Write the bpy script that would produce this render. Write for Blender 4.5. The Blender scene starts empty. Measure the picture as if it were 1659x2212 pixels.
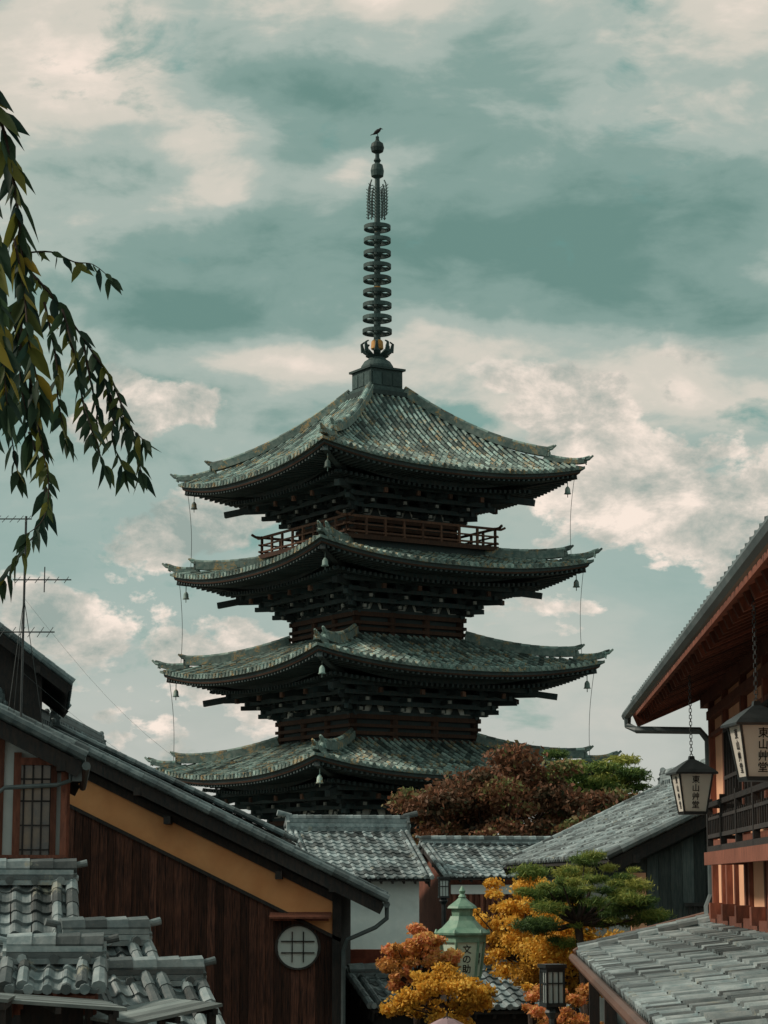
import bpy, math, random
from mathutils import Vector, Matrix, Euler
import numpy as np
R=random.Random(7); NR=np.random.default_rng(5)
sc=bpy.context.scene
sc.view_settings.view_transform='Standard'; sc.view_settings.look='None'
sc.view_settings.exposure=0; sc.view_settings.gamma=1
V=Vector
# ------------------------------------------------------------------ materials
def nn(nt,t,**k):
    n=nt.nodes.new(t)
    for a,b in k.items(): setattr(n,a,b)
    return n
def mth(nt,op,a,b=None,c=None,clamp=False):
    n=nn(nt,'ShaderNodeMath',operation=op); n.use_clamp=clamp
    for i,x in enumerate((a,b,c)):
        if x is None: continue
        if isinstance(x,(int,float)): n.inputs[i].default_value=x
        else: nt.links.new(x,n.inputs[i])
    return n.outputs[0]
def mixc(nt,fac,a,b,bt='MIX'):
    n=nn(nt,'ShaderNodeMix',data_type='RGBA',blend_type=bt)
    for i,x in ((0,fac),(6,a),(7,b)):
        if isinstance(x,(int,float)): n.inputs[i].default_value=x
        elif isinstance(x,tuple): n.inputs[i].default_value=(x[0],x[1],x[2],1)
        else: nt.links.new(x,n.inputs[i])
    return n.outputs[2]
def ramp(nt,fac,stops,interp='LINEAR'):
    n=nn(nt,'ShaderNodeValToRGB'); n.color_ramp.interpolation=interp
    e=n.color_ramp.elements
    while len(e)<len(stops): e.new(0.5)
    for i,(p,c) in enumerate(stops):
        e[i].position=p
        if isinstance(c,(int,float)): c=(c,c,c)
        e[i].color=(c[0],c[1],c[2],1)
    nt.links.new(fac,n.inputs[0]); return n.outputs[0]
def noise(nt,vec,scale,detail=5,rough=.55,dist=0.0,stretch=None,off=(0,0,0)):
    if stretch or off!=(0,0,0):
        m=nn(nt,'ShaderNodeMapping'); m.inputs['Scale'].default_value=stretch or (1,1,1)
        m.inputs['Location'].default_value=off
        nt.links.new(vec,m.inputs[0]); vec=m.outputs[0]
    n=nn(nt,'ShaderNodeTexNoise'); n.inputs['Scale'].default_value=scale; n.inputs['Detail'].default_value=detail
    n.inputs['Roughness'].default_value=rough; n.inputs['Distortion'].default_value=dist
    nt.links.new(vec,n.inputs['Vector']); return n.outputs['Fac']
def mat(name,c1,c2,scale=3,rough=.8,bump=.3,tint=.5,stretch=None,lichen=None,lth=.62,spec=.3,metal=0,trans=0,dirt=.35):
    m=bpy.data.materials.new(name); m.use_nodes=True; nt=m.node_tree
    bs=nt.nodes['Principled BSDF']
    co=nn(nt,'ShaderNodeTexCoord').outputs['Object']
    n1=noise(nt,co,scale,6,.6,0,stretch)
    f=ramp(nt,n1,[(.35,0),(.65,1)])
    col=mixc(nt,f,c1,c2)
    n2=noise(nt,co,.6,5,.6,.5)
    d=ramp(nt,n2,[(.35,1-dirt),(.65,1.0)])
    col=mixc(nt,1.0,col,d,'MULTIPLY')
    at=nn(nt,'ShaderNodeAttribute'); at.attribute_name='tint'
    tv=mth(nt,'MULTIPLY_ADD',at.outputs['Fac'],tint*2,1-tint)
    cc=nn(nt,'ShaderNodeCombineColor')
    for i in range(3): nt.links.new(tv,cc.inputs[i])
    col=mixc(nt,1.0,col,cc.outputs[0],'MULTIPLY')
    if lichen:
        n3=noise(nt,co,1.6,7,.7,.3,off=(7,3,1))
        lf=ramp(nt,n3,[(lth,0),(lth+.05,1)])
        n4=noise(nt,co,14,3,.6)
        lf2=mth(nt,'MULTIPLY',lf,ramp(nt,n4,[(.42,0),(.55,.85)]))
        col=mixc(nt,lf2,col,lichen)
    nt.links.new(col,bs.inputs['Base Color'])
    r=mth(nt,'MULTIPLY_ADD',n1,.25,rough-.12,clamp=True)
    nt.links.new(r,bs.inputs['Roughness'])
    bs.inputs['Specular IOR Level'].default_value=spec
    bs.inputs['Metallic'].default_value=metal
    if bump:
        bp=nn(nt,'ShaderNodeBump'); bp.inputs['Strength'].default_value=bump; bp.inputs['Distance'].default_value=.02
        nb=noise(nt,co,scale*4,5,.65,0,stretch); nt.links.new(nb,bp.inputs['Height'])
        nt.links.new(bp.outputs[0],bs.inputs['Normal'])
    if trans:
        tr=nn(nt,'ShaderNodeBsdfTranslucent'); nt.links.new(col,tr.inputs[0])
        mx=nn(nt,'ShaderNodeMixShader'); mx.inputs[0].default_value=trans
        nt.links.new(bs.outputs[0],mx.inputs[1]); nt.links.new(tr.outputs[0],mx.inputs[2])
        nt.links.new(mx.outputs[0],nt.nodes['Material Output'].inputs[0])
    return m
M={}
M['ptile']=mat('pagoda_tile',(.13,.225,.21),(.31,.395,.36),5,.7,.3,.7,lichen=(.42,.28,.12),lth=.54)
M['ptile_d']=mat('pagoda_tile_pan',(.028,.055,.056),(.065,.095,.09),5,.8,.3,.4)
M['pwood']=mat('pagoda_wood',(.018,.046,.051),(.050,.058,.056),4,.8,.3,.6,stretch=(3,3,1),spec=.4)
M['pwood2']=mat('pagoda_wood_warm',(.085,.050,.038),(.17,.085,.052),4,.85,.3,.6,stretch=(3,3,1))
M['pplas']=mat('pagoda_plaster',(.40,.43,.40),(.55,.55,.50),4,.9,.1,.4)
M['bronze']=mat('bronze',(.03,.062,.062),(.06,.10,.095),6,.6,.2,.3,lichen=(.34,.21,.06),lth=.64,metal=.1)
M['gold']=mat('gilt_band',(.50,.22,.05),(.65,.36,.10),9,.5,.2,.3)
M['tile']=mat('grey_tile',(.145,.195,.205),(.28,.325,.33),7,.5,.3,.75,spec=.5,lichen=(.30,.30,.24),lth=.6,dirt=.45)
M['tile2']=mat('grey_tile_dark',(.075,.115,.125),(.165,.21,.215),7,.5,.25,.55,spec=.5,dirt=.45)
M['dwood']=mat('dark_board',(.026,.014,.013),(.15,.062,.040),5,.85,.5,.65,stretch=(9,9,.6),dirt=.6)
M['dwood2']=mat('dark_timber',(.022,.026,.028),(.052,.042,.038),5,.8,.4,.4,stretch=(5,5,1))
M['rwood']=mat('red_timber',(.13,.050,.035),(.24,.092,.060),5,.8,.4,.45,stretch=(5,5,1))
M['gwood']=mat('grey_board',(.045,.068,.071),(.10,.125,.122),5,.85,.4,.5,stretch=(8,8,.8))
M['orange']=mat('orange_plaster',(.80,.36,.15),(.86,.43,.195),2,.9,.15,.1,dirt=.25)
M['salmon']=mat('salmon_plaster',(.80,.42,.25),(.86,.48,.30),2,.9,.15,.1,dirt=.2)
M['white']=mat('white_plaster',(.60,.68,.68),(.70,.76,.75),2,.9,.1,.1,dirt=.25)
M['paper']=mat('lantern_paper',(.78,.74,.66),(.86,.82,.74),3,.7,.05,.1,trans=.35,dirt=.1)
M['glass']=mat('window_glass',(.08,.09,.09),(.28,.20,.13),2,.15,0,.3,spec=.6)
M['wpane']=mat('window_paper',(.52,.60,.58),(.60,.66,.64),2,.6,0,.1,dirt=.1)
M['black']=mat('black_metal',(.014,.020,.022),(.03,.038,.04),8,.45,.1,.2,spec=.5)
M['copper']=mat('copper_pipe',(.14,.07,.05),(.2,.11,.08),8,.45,.1,.2,spec=.5,metal=.2)
M['zinc']=mat('zinc_gutter',(.07,.10,.105),(.12,.15,.155),8,.5,.1,.2,spec=.5)
M['verdi']=mat('green_copper',(.14,.29,.21),(.26,.42,.31),8,.5,.2,.2,spec=.5,dirt=.5)
M['verdipane']=mat('green_lamp_pane',(.46,.56,.44),(.56,.66,.54),5,.4,.05,.1,dirt=.1)
M['rust']=mat('rust_roof',(.20,.055,.035),(.32,.09,.055),6,.7,.3,.3)
M['plank']=mat('grey_plank',(.13,.165,.165),(.25,.285,.28),3,.75,.4,.5,stretch=(1,8,1))
M['bark']=mat('bark',(.03,.022,.018),(.07,.05,.04),8,.9,.6,.2)
M['ink']=mat('ink',(.012,.012,.012),(.02,.02,.02),8,.7,0,0)
M['pink']=mat('umbrella_cloth',(.28,.20,.22),(.36,.25,.26),3,.8,.1,.3)
M['ground']=mat('ground_soil',(.10,.09,.075),(.16,.14,.11),.4,.95,.4,0)
M['pave']=mat('stone_paving',(.17,.17,.165),(.25,.25,.24),2,.85,.4,0)
M['hill']=mat('hill_forest',(.025,.045,.035),(.05,.08,.05),.05,.95,0,0)
def leafmat(name,ramp_c,trans=.25):
    m=bpy.data.materials.new(name); m.use_nodes=True; nt=m.node_tree; bs=nt.nodes['Principled BSDF']
    at=nn(nt,'ShaderNodeAttribute'); at.attribute_name='tint'
    col=ramp(nt,at.outputs['Fac'],ramp_c)
    nt.links.new(col,bs.inputs['Base Color']); bs.inputs['Roughness'].default_value=.6
    bs.inputs['Specular IOR Level'].default_value=.25
    tr=nn(nt,'ShaderNodeBsdfTranslucent'); nt.links.new(col,tr.inputs[0])
    mx=nn(nt,'ShaderNodeMixShader'); mx.inputs[0].default_value=trans
    nt.links.new(bs.outputs[0],mx.inputs[1]); nt.links.new(tr.outputs[0],mx.inputs[2])
    nt.links.new(mx.outputs[0],nt.nodes['Material Output'].inputs[0]); return m
M['l_dark']=leafmat('leaf_maple_dark',[(0,(.05,.065,.038)),(.4,(.15,.078,.045)),(.75,(.24,.10,.055)),(1,(.16,.19,.07))])
M['l_pine']=leafmat('leaf_pine',[(0,(.05,.10,.04)),(.5,(.14,.22,.05)),(1,(.38,.38,.09))])
M['l_yel']=leafmat('leaf_yellow',[(0,(.38,.20,.03)),(.5,(.78,.44,.06)),(1,(.86,.58,.12))],.35)
M['l_org']=leafmat('leaf_orange',[(0,(.35,.17,.06)),(.4,(.74,.38,.10)),(.75,(.80,.34,.19)),(1,(.75,.5,.16))],.35)
M['l_near']=leafmat('leaf_cherry',[(0,(.014,.040,.032)),(.6,(.045,.085,.040)),(.85,(.13,.14,.025)),(1,(.34,.25,.04))],.35)
# ------------------------------------------------------------------ mesh builder
class MB:
    def __init__(s): s.v=[];s.f=[];s.t=[]
    def add(s,vs,fs,t=None):
        if t is None: t=R.random()
        b=len(s.v); s.v.extend([tuple(x) for x in vs]); s.f.extend([tuple(i+b for i in f) for f in fs]); s.t.extend([t]*len(fs))
    def box(s,c,d,m=None,t=None):
        vs=[]
        for z in(-.5,.5):
            for y in(-.5,.5):
                for x in(-.5,.5):
                    p=V((x*d[0],y*d[1],z*d[2]))
                    if m is not None: p=m@p
                    vs.append(p+V(c))
        s.add(vs,[(0,2,3,1),(4,5,7,6),(0,1,5,4),(2,6,7,3),(0,4,6,2),(1,3,7,5)],t)
    def beam(s,a,b,w,h,t=None,w2=None,h2=None):
        a=V(a);b=V(b);d=(b-a).normalized()
        up=V((0,0,1)) if abs(d.z)<.97 else V((0,1,0))
        sd=d.cross(up).normalized(); u=sd.cross(d)
        w2=w if w2 is None else w2; h2=h if h2 is None else h2
        vs=[a+sd*x*w/2+u*y*h/2 for x,y in((-1,-1),(1,-1),(1,1),(-1,1))]+[b+sd*x*w2/2+u*y*h2/2 for x,y in((-1,-1),(1,-1),(1,1),(-1,1))]
        s.add(vs,[(0,1,2,3),(7,6,5,4),(0,4,5,1),(1,5,6,2),(2,6,7,3),(3,7,4,0)],t)
    def tube(s,pts,r,n=8,t=None,cap=True):
        pts=[V(p) for p in pts]; k=len(pts)
        if isinstance(r,(int,float)): r=[r]*k
        d=(pts[1]-pts[0]).normalized(); ref=V((0,0,1)) if abs(d.z)<.9 else V((1,0,0))
        vs=[];fs=[]
        for i,p in enumerate(pts):
            d=(pts[min(i+1,k-1)]-pts[max(i-1,0)]).normalized()
            sd=d.cross(ref)
            if sd.length<1e-4: sd=d.cross(V((0,1,0)))
            sd.normalize(); u=sd.cross(d)
            for j in range(n):
                a=2*math.pi*j/n; vs.append(p+(sd*math.cos(a)+u*math.sin(a))*r[i])
        for i in range(k-1):
            for j in range(n):
                j2=(j+1)%n; fs.append((i*n+j,i*n+j2,(i+1)*n+j2,(i+1)*n+j))
        if cap: fs.append(tuple(range(n))[::-1]); fs.append(tuple((k-1)*n+j for j in range(n)))
        s.add(vs,fs,t)
    def lathe(s,c,prof,n=16,rot=0,t=None):
        vs=[];fs=[]
        for r,z in prof:
            for j in range(n):
                a=2*math.pi*j/n+rot; vs.append((c[0]+r*math.cos(a),c[1]+r*math.sin(a),c[2]+z))
        k=len(prof)
        for i in range(k-1):
            for j in range(n):
                j2=(j+1)%n; fs.append((i*n+j,i*n+j2,(i+1)*n+j2,(i+1)*n+j))
        fs.append(tuple(range(n))[::-1]); fs.append(tuple((k-1)*n+j for j in range(n)))
        s.add(vs,fs,t)
    def poly(s,vs,t=None): s.add(vs,[tuple(range(len(vs)))],t)
    def obj(s,name,parent,m,smooth=False):
        me=bpy.data.meshes.new(name); me.from_pydata(s.v,[],s.f)
        a=me.attributes.new('tint','FLOAT','FACE'); a.data.foreach_set('value',s.t)
        me.materials.append(M[m] if isinstance(m,str) else m)
        if smooth: me.polygons.foreach_set('use_smooth',[True]*len(me.polygons))
        me.update()
        o=bpy.data.objects.new(name,me); sc.collection.objects.link(o)
        if parent: o.parent=parent
        return o
def empty(name,loc=(0,0,0),rz=0):
    e=bpy.data.objects.new(name,None); e.location=loc; e.rotation_euler=(0,0,rz); sc.collection.objects.link(e); return e
def text(s,name,parent,loc,rot,size,m='ink',sp=1.05):
    """vertical lettering: one glyph under the other on the (tilted) panel"""
    up=Euler(rot).to_matrix()@V((0,1,0)); n=len(s)
    for i,ch in enumerate(s):
        c=bpy.data.curves.new(name,'FONT'); c.body=ch; c.size=size; c.align_x='CENTER'; c.align_y='CENTER'
        c.extrude=.001; c.offset=size*.012
        c.materials.append(M[m]); o=bpy.data.objects.new(name,c)
        o.location=V(loc)+up*((n-1)/2-i)*size*sp; o.rotation_euler=rot
        sc.collection.objects.link(o); o.parent=parent
# ------------------------------------------------------------------ tiled plane
PROF=[(0,.35),(.12,.9),(.25,1),(.38,.7),(.55,.15),(.75,0),(.9,.1),(1,.35)]
def tile_plane(mb,O,U,Vd,w,l,pu=.28,pv=.27,amp=.05,step=.03):
    O=V(O);U=V(U).normalized();Vd=V(Vd).normalized();N=U.cross(Vd)
    if N.z<0:N=-N
    nu=max(1,round(w/pu));nv=max(1,round(l/pv));pu=w/nu;pv=l/nv
    for i in range(nu):
        ct=R.uniform(-.15,.15)
        for j in range(nv):
            jit=R.uniform(-.006,.006); ju=R.uniform(-.008,.008); vs=[]
            for (a,h) in PROF: vs.append(O+U*((i+a)*pu+ju)+Vd*(j*pv)+N*(h*amp+.0+jit))
            for (a,h) in PROF: vs.append(O+U*((i+a)*pu+ju)+Vd*((j+1)*pv+.01)+N*(h*amp+step+jit))
            for (a,h) in PROF: vs.append(O+U*((i+a)*pu+ju)+Vd*((j+1)*pv+.01)+N*(h*amp-.012))
            n=len(PROF);fs=[]
            for q in range(n-1):
                fs.append((q,q+1,n+q+1,n+q)); fs.append((n+q,n+q+1,2*n+q+1,2*n+q))
            mb.add(vs,fs,min(1,max(0,R.random()+ct)))
def roll_row(mb,a,b,r,seg=.27):
    a=V(a);b=V(b);L=(b-a).length;n=max(1,round(L/seg));
    for i in range(n):
        p=a.lerp(b,i/n);q=a.lerp(b,(i+1)/n+.01)
        mb.tube([p,q],[r*.92,r*1.06],8)
def oni(mb,p,dirv,s=.3):
    # ridge-end ornament tile : shouldered plate, boss and projecting cylinder
    p=V(p);d=V(dirv);d.z=0;d.normalize();sd=V((-d.y,d.x,0));up=V((0,0,1))
    out=[(-.62,-.5),(-.5,.1),(-.6,.28),(-.34,.42),(-.2,.8),(0,.95),(.2,.8),(.34,.42),(.6,.28),(.5,.1),(.62,-.5),(.2,-.36),(-.2,-.36)]
    vs=[p+sd*x*s+up*z*s for x,z in out]+[p+d*.22*s+sd*x*s+up*z*s for x,z in out]
    n=len(out);fs=[tuple(range(n))[::-1],tuple(range(n,2*n))]+[(i,(i+1)%n,n+(i+1)%n,n+i) for i in range(n)]
    mb.add(vs,fs)
    mb.tube([p-d*.2*s+up*.75*s,p+d*.9*s+up*1.0*s],[.2*s,.24*s],10)
    mb.tube([p+d*.2*s,p+d*.36*s],[.28*s,.16*s],10)
def ridge(mb,a,b,w=.26,h=.3,ends=(1,1)):
    a=V(a);b=V(b);d=(b-a).normalized();n=3
    for i in range(n):
        ww=w*(1-.16*i); z=h*(i+.5)/n
        mb.beam(a+V((0,0,z)),b+V((0,0,z)),ww+(.03 if i%2==0 else 0),h/n*.92)
    roll_row(mb,a+V((0,0,h+.02)),b+V((0,0,h+.02)),w*.36)
    k=max(2,int((b-a).length/.28)); sd=V((-d.y,d.x,0))
    for i in range(k):
        p=a.lerp(b,(i+.5)/k)+V((0,0,h*.30))
        mb.tube([p-sd*(w*.62),p+sd*(w*.62)],.05,8)
    if ends[0]: oni(mb,a+V((0,0,h*.45)),-d,h*1.0)
    if ends[1]: oni(mb,b+V((0,0,h*.45)),d,h*1.0)
# ------------------------------------------------------------------ gable house
def house(name,loc,rz,W,L,zb,ze,rise,over,og=.4,tile='tile',wall='dwood2',trim='dwood2',ridge_h=.3,pu=.28,pv=.27,rafters=True):
    """ridge along local Y at x=0 ; loc = centre ; zb ground, ze eave height"""
    e=empty(name,(loc[0],loc[1],0),rz)
    hw=W/2+over; zr=ze+rise; sl=math.hypot(hw,rise); hl=L/2+og
    t=MB()
    for s in(-1,1):
        tile_plane(t,(0,-hl,zr+.1),(0,1,0),(s*hw,0,-rise),2*hl,sl,pu,pv)
        for y in(-hl,hl):
            roll_row(t,(0,y,zr+.15),(s*hw,y,ze+.15),.075)
            roll_row(t,(0,y-.17*(1 if y>0 else -1),zr+.17),(s*hw,y-.17*(1 if y>0 else -1),ze+.17),.06)
        n=max(2,round(2*hl/pu))
        for i in range(n):
            y=-hl+(i+.25)*2*hl/n; x=s*(hw+.0)
            t.tube([(x-.02*s,y,ze+.145),(x+.04*s,y,ze+.13)],.055,8)
    t.obj('roof_tiles',e,tile,False)
    rg=MB(); ridge(rg,(0,-hl-.02,zr+.08),(0,hl+.02,zr+.08),.3,ridge_h); rg.obj('roof_ridge',e,tile)
    b=MB()
    for s in(-1,1):
        up=.06;
        vs=[(0,-hl+.03,zr+up),(s*(hw-.02),-hl+.03,ze+up),(s*(hw-.02),hl-.03,ze+up),(0,hl-.03,zr+up)]
        vs+=[(x,y,z-.05) for x,y,z in vs]
        b.add(vs,[(0,1,2,3),(7,6,5,4),(0,4,5,1),(1,5,6,2),(2,6,7,3),(3,7,4,0)],.5)
        for y in(-hl+.06,hl-.06):
            b.beam((0,y,zr-.06),(s*(hw-.03),y,ze-.06),.05,.2)
        if rafters:
            n=int(2*hl/.38)
            for i in range(n+1):
                y=-hl+.15+i*(2*hl-.3)/n
                b.beam((s*(W/2-.05),y,ze+rise*over/hw-.04),(s*(hw-.06),y,ze-.03),.06,.08)
        for k in (.02,.5,.98):
            x=s*(W/2)*k; z=zr-rise*abs(x)/hw-.14
            b.beam((x,-hl+.02,z),(x,-L/2,z),.12,.14); b.beam((x,hl-.02,z),(x,L/2,z),.12,.14)
    b.obj('eave_boards',e,trim)
    w=MB(); zw=ze+rise*over/hw
    for s in(-1,1):
        w.poly([(s*W/2,-L/2,zb),(s*W/2,L/2,zb),(s*W/2,L/2,zw),(s*W/2,-L/2,zw)],.5)
        w.poly([(-W/2,s*L/2,zb),(W/2,s*L/2,zb),(W/2,s*L/2,zw),(0,s*L/2,zr-.02),(-W/2,s*L/2,zw)],.5)
    w.obj('walls',e,wall)
    return e
def boards(mb,x0,x1,y,zb,ztop,bw=.18,th=.03,out=-1):
    n=max(1,round((x1-x0)/bw));bw=(x1-x0)/n
    for i in range(n):
        a=x0+i*bw+.003;b=x0+(i+1)*bw-.003;yy=y+out*(th+R.uniform(0,.016))
        za,zc=ztop(a),ztop(b)
        vs=[(a,yy,zb),(b,yy,zb),(b,yy,zc),(a,yy,za),(a,y,zb),(b,y,zb),(b,y,zc),(a,y,za)]
        mb.add(vs,[(0,1,2,3),(0,3,7,4),(1,5,6,2),(3,2,6,7)])
SD=-math.atan(.0507)   # street direction
def gz(y):             # street level falls away from the camera
    return -1.6-6.4*min(max((y)/102,0),1)
# ================================================================== PAGODA
def pagoda():
    e=empty('pagoda',(-.32,102,0),math.radians(31.5))
    tl=MB();pan=MB();wd=MB();wm=MB();pl=MB();rd=MB();bell=MB();wire=MB()
    def rot(k,x,y,z):
        c,s=[(1,0),(0,1),(-1,0),(0,-1)][k]; return V((x*c-y*s,x*s+y*c,z))
    roofs=[(6.88,.95,18.0,22.45,2.55,15.1),(7.12,2.6,13.7,15.0,2.75,10.75),(7.42,2.95,9.1,10.85,3.2,6.1),
           (7.62,3.3,4.55,6.2,3.5,1.5),(7.9,3.6,.1,1.6,3.7,-7.8)]
    lift=.70
    for ri,(a2,qi,ze,zin,bh,wb) in enumerate(roofs):
        H=zin-ze
        def lf(p,q,a2=a2,qi=qi):
            return lift*(min(1,abs(p)/q)**2.4)*(max(0,(q-qi)/(a2-qi))**1.5)
        def zf(p,q):
            t=(q-qi)/(a2-qi); k=.55 if ri==0 else .7
            return ze+H*(k*(1-t)+(1-k)*(1-t)**2)+lf(p,q)
        n=46; pit=2*a2/n
        for k in range(4):
            ns=24; nq=10
            vs=[];fs=[]
            for j in range(nq+1):
                q=qi+(a2-qi)*j/nq
                for i in range(ns+1):
                    p=q*(-1+2*i/ns); vs.append(rot(k,p,-q,zf(p,q)))
            for j in range(nq):
                for i in range(ns):
                    a=j*(ns+1)+i; fs.append((a,a+ns+1,a+ns+2,a+1))
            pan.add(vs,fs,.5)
            for i in range(n):
                p=-a2+(i+.5)*pit
                q0=max(abs(p)+.08,qi)
                if q0>a2-.15: continue
                m=max(1,int((a2-q0)/.36)); r=.076; ct=R.uniform(-.15,.15)
                for j in range(m):
                    qa=q0+(a2-q0)*j/m; qb=q0+(a2-q0)*(j+1)/m+.015
                    vs=[]; dx=R.uniform(-.012,.012)
                    for q,rr in((qa,r*.88),(qb,r*1.12)):
                        z=zf(p,q)
                        for s in range(6):
                            an=math.pi*s/5; vs.append(rot(k,p+dx+rr*math.cos(an),-q,z+rr*math.sin(an)*1.3+.01))
                    tl.add(vs,[(s,s+1,s+7,s+6) for s in range(5)],min(1,max(0,R.random()+ct)))
                z=zf(p,a2)
                c=rot(k,p,-a2-.02,z+.02); c2=rot(k,p,-a2-.07,z+.01)
                tl.tube([c,c2],.1,8)
            def strip(mb,qo,z1,qi2,z2,t=.5,ns=28):
                vs=[];fs=[]
                for i in range(ns+1):
                    f=-1+2*i/ns
                    vs.append(rot(k,f*qo,-qo,ze+lf(f*a2,a2)+z1)); vs.append(rot(k,f*qi2,-qi2,ze+lf(f*a2,a2)+z2))
                for i in range(ns): fs.append((2*i,2*i+1,2*i+3,2*i+2))
                mb.add(vs,fs,t)
            strip(tl,a2+.03,.02,a2+.03,-.10,.35)
            strip(tl,a2+.03,-.10,a2-.12,-.11,.2)
            strip(wd,a2-.10,-.10,a2-.12,-.24,.9)
            strip(wm,a2-.12,-.24,a2-.15,-.31,.1)
            strip(wd,a2-.15,-.31,a2-.24,-.34,.6)
            strip(wd,a2-.16,-.24,a2-2.2,-.10,.4)
            strip(wd,a2-1.75,-.30,a2-1.75,-.55,.9)
            strip(wd,a2-1.75,-.30,a2-3.2,-.15,.4)
            vs=[];fs=[]
            for i in range(17):
                f=-1+2*i/16
                qq=a2-1.7; vs.append(rot(k,f*qq,-qq,ze-.32+lf(f*a2,a2)*.7)); vs.append(rot(k,f*bh,-bh,ze-.1))
            for i in range(16): fs.append((2*i,2*i+1,2*i+3,2*i+2))
            wd.add(vs,fs,.4)
            nr=int(2*a2/.27)
            for i in range(nr):
                p=-a2+.1+(2*a2-.2)*(i+.5)/nr
                l1=lf(p,a2)
                q1=a2-.2; q2=max(a2-1.8,abs(p))
                if q1-q2>.1: wd.beam(rot(k,p,-q1,ze-.34+l1),rot(k,p,-q2,ze-.28+l1*.85),.11,.13,t=R.uniform(.5,1))
                q1=a2-1.68; q2=max(bh,abs(p))
                if q1-q2>.1: wd.beam(rot(k,p,-q1,ze-.62+l1*.8),rot(k,p,-q2,ze-.45+l1*.2),.12,.15,t=R.uniform(.5,1))
            wt=ze-1.9
            for (o,zz) in((.0,.12),(.55,.55),(1.1,.95),(1.75,1.3)):
                q=bh+o; w_=q+.25
                wd.beam(rot(k,-w_,-q,wt+zz),rot(k,w_,-q,wt+zz),.16,.2,t=.8)
            xs=[-bh,-bh/3,bh/3,bh]
            for p in xs:
                for st,(o,zz) in enumerate(((.55,.35),(1.1,.75),(1.7,1.12))):
                    wd.beam(rot(k,p,-bh,wt+zz-.08),rot(k,p,-(bh+o+.12),wt+zz-.08),.18,.18)
                    pl.box(rot(k,p,-(bh+o+.125),wt+zz-.08),(.15,.15,.14),t=.1)
                    wd.beam(rot(k,p-.55,-(bh+o-.5),wt+zz),rot(k,p+.55,-(bh+o-.5),wt+zz),.16,.18)
                    for dx in(-.48,0,.48):
                        wd.box(rot(k,p+dx,-(bh+o-.5),wt+zz+.17),(.24,.24,.16),t=1)
                wd.beam(rot(k,p,-bh,wt+1.55),rot(k,p,-(bh+2.35),wt+.95),.17,.24)
                wm.box(rot(k,p,-(bh+2.36),wt+.95),(.17,.17,.22))
            d=bh
            for (o,zz) in((.8,.35),(1.4,.75),(2.0,1.1)):
                wd.beam(rot(k,-d,-d,wt+zz),rot(k,-(d+o),-(d+o),wt+zz),.2,.2)
            wd.beam(rot(k,-d,-d,wt+1.6),rot(k,-(d+2.7),-(d+2.7),wt+1.0),.22,.28)
            wd.beam(rot(k,-d,-d,ze-.5),rot(k,-(a2-.25),-(a2-.25),ze-.42+lift),.24,.28)
            wd.add([rot(k,-bh,-bh,wb),rot(k,bh,-bh,wb),rot(k,bh,-bh,ze),rot(k,-bh,-bh,ze)],[(0,1,2,3)],.3)
            for p in xs:
                wm.tube([rot(k,p,-bh,wb),rot(k,p,-bh,wt+.1)],.19,8,t=.1)
            for z_,th in((wt-.03,.2),(wt-.42,.14),(wb+.35,.16),(wb+.05,.2)):
                wm.beam(rot(k,-bh-.25,-bh-.12,z_),rot(k,bh+.25,-bh-.12,z_),.18,th,t=.1)
            for b_ in range(3):
                cx=-bh+(b_+.5)*2*bh/3
                w0=bh/3-.2; z0=wt+.12
                pl.add([rot(k,cx-w0,-bh-.03,z0+.08),rot(k,cx+w0,-bh-.03,z0+.08),rot(k,cx+w0*.8,-bh-.03,z0+.5),rot(k,cx-w0*.8,-bh-.03,z0+.5)],[(0,1,2,3)],.9)
                wd.add([rot(k,cx-.26,-bh-.1,wt+.2),rot(k,cx+.26,-bh-.1,wt+.2),rot(k,cx+.08,-bh-.1,wt+.55),rot(k,cx-.08,-bh-.1,wt+.55)],[(0,1,2,3)],.2)
                zt=wt-.52; z0=wb+.45
                if zt-z0>.25:
                    ww=bh/3-.28
                    if b_==1:
                        for s in(-1,1):
                            wm.box(rot(k,cx+s*ww*.5,-bh-.06,(zt+z0)/2),(ww*.94,.05,zt-z0) if k%2==0 else (.05,ww*.94,zt-z0),t=.7)
                    else:
                        nb=7
                        for i in range(nb):
                            x=cx-ww+2*ww*(i+.5)/nb
                            wm.box(rot(k,x,-bh-.06,(zt+z0)/2),(.05,.05,zt-z0))
                        for s in(-1,1): wm.beam(rot(k,cx+s*ww,-bh-.08,z0),rot(k,cx+s*ww,-bh-.08,zt),.08,.08,t=.8)
            def hp(q,dz): return rot(k,-q,-q,zf(q,q)+dz)
            for (q0,q1,hh,w_) in((qi,qi+(a2-qi)*.80,.34,.34),(qi+(a2-qi)*.78,a2+.02,.17,.28)):
                m=12
                for i in range(m):
                    qa=q0+(q1-q0)*i/m;qb=q0+(q1-q0)*(i+1)/m
                    ua=.16*(i/m)**4;ub=.16*((i+1)/m)**4
                    rd.beam(hp(qa,hh/2+ua),hp(qb,hh/2+ub),w_,hh,t=.3)
                    rd.tube([hp(qa,hh+.03+ua),hp(qb+.02,hh+.03+ub)],[.09,.105],8)
                endp=hp(q1,hh*.6+.12); dd=rot(k,-1,-1,0).normalized()
                oni(rd,endp+dd*.02,dd,.32 if hh>.2 else .24)
                rd.tube([endp+V((0,0,hh*.5)),endp+dd*.2+V((0,0,hh*.5+.04)),endp+dd*.4+V((0,0,hh*.5+.2))],[.085,.07,.045],8)
            c=rot(k,-(a2-.55),-(a2-.55),ze+lift-.62)
            bell.tube([c,c+V((0,0,-.28))],.02,6)
            bell.lathe(c+V((0,0,-.62)),[(.17,0),(.13,.06),(.115,.24),(.06,.33),(.02,.36)],10)
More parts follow.
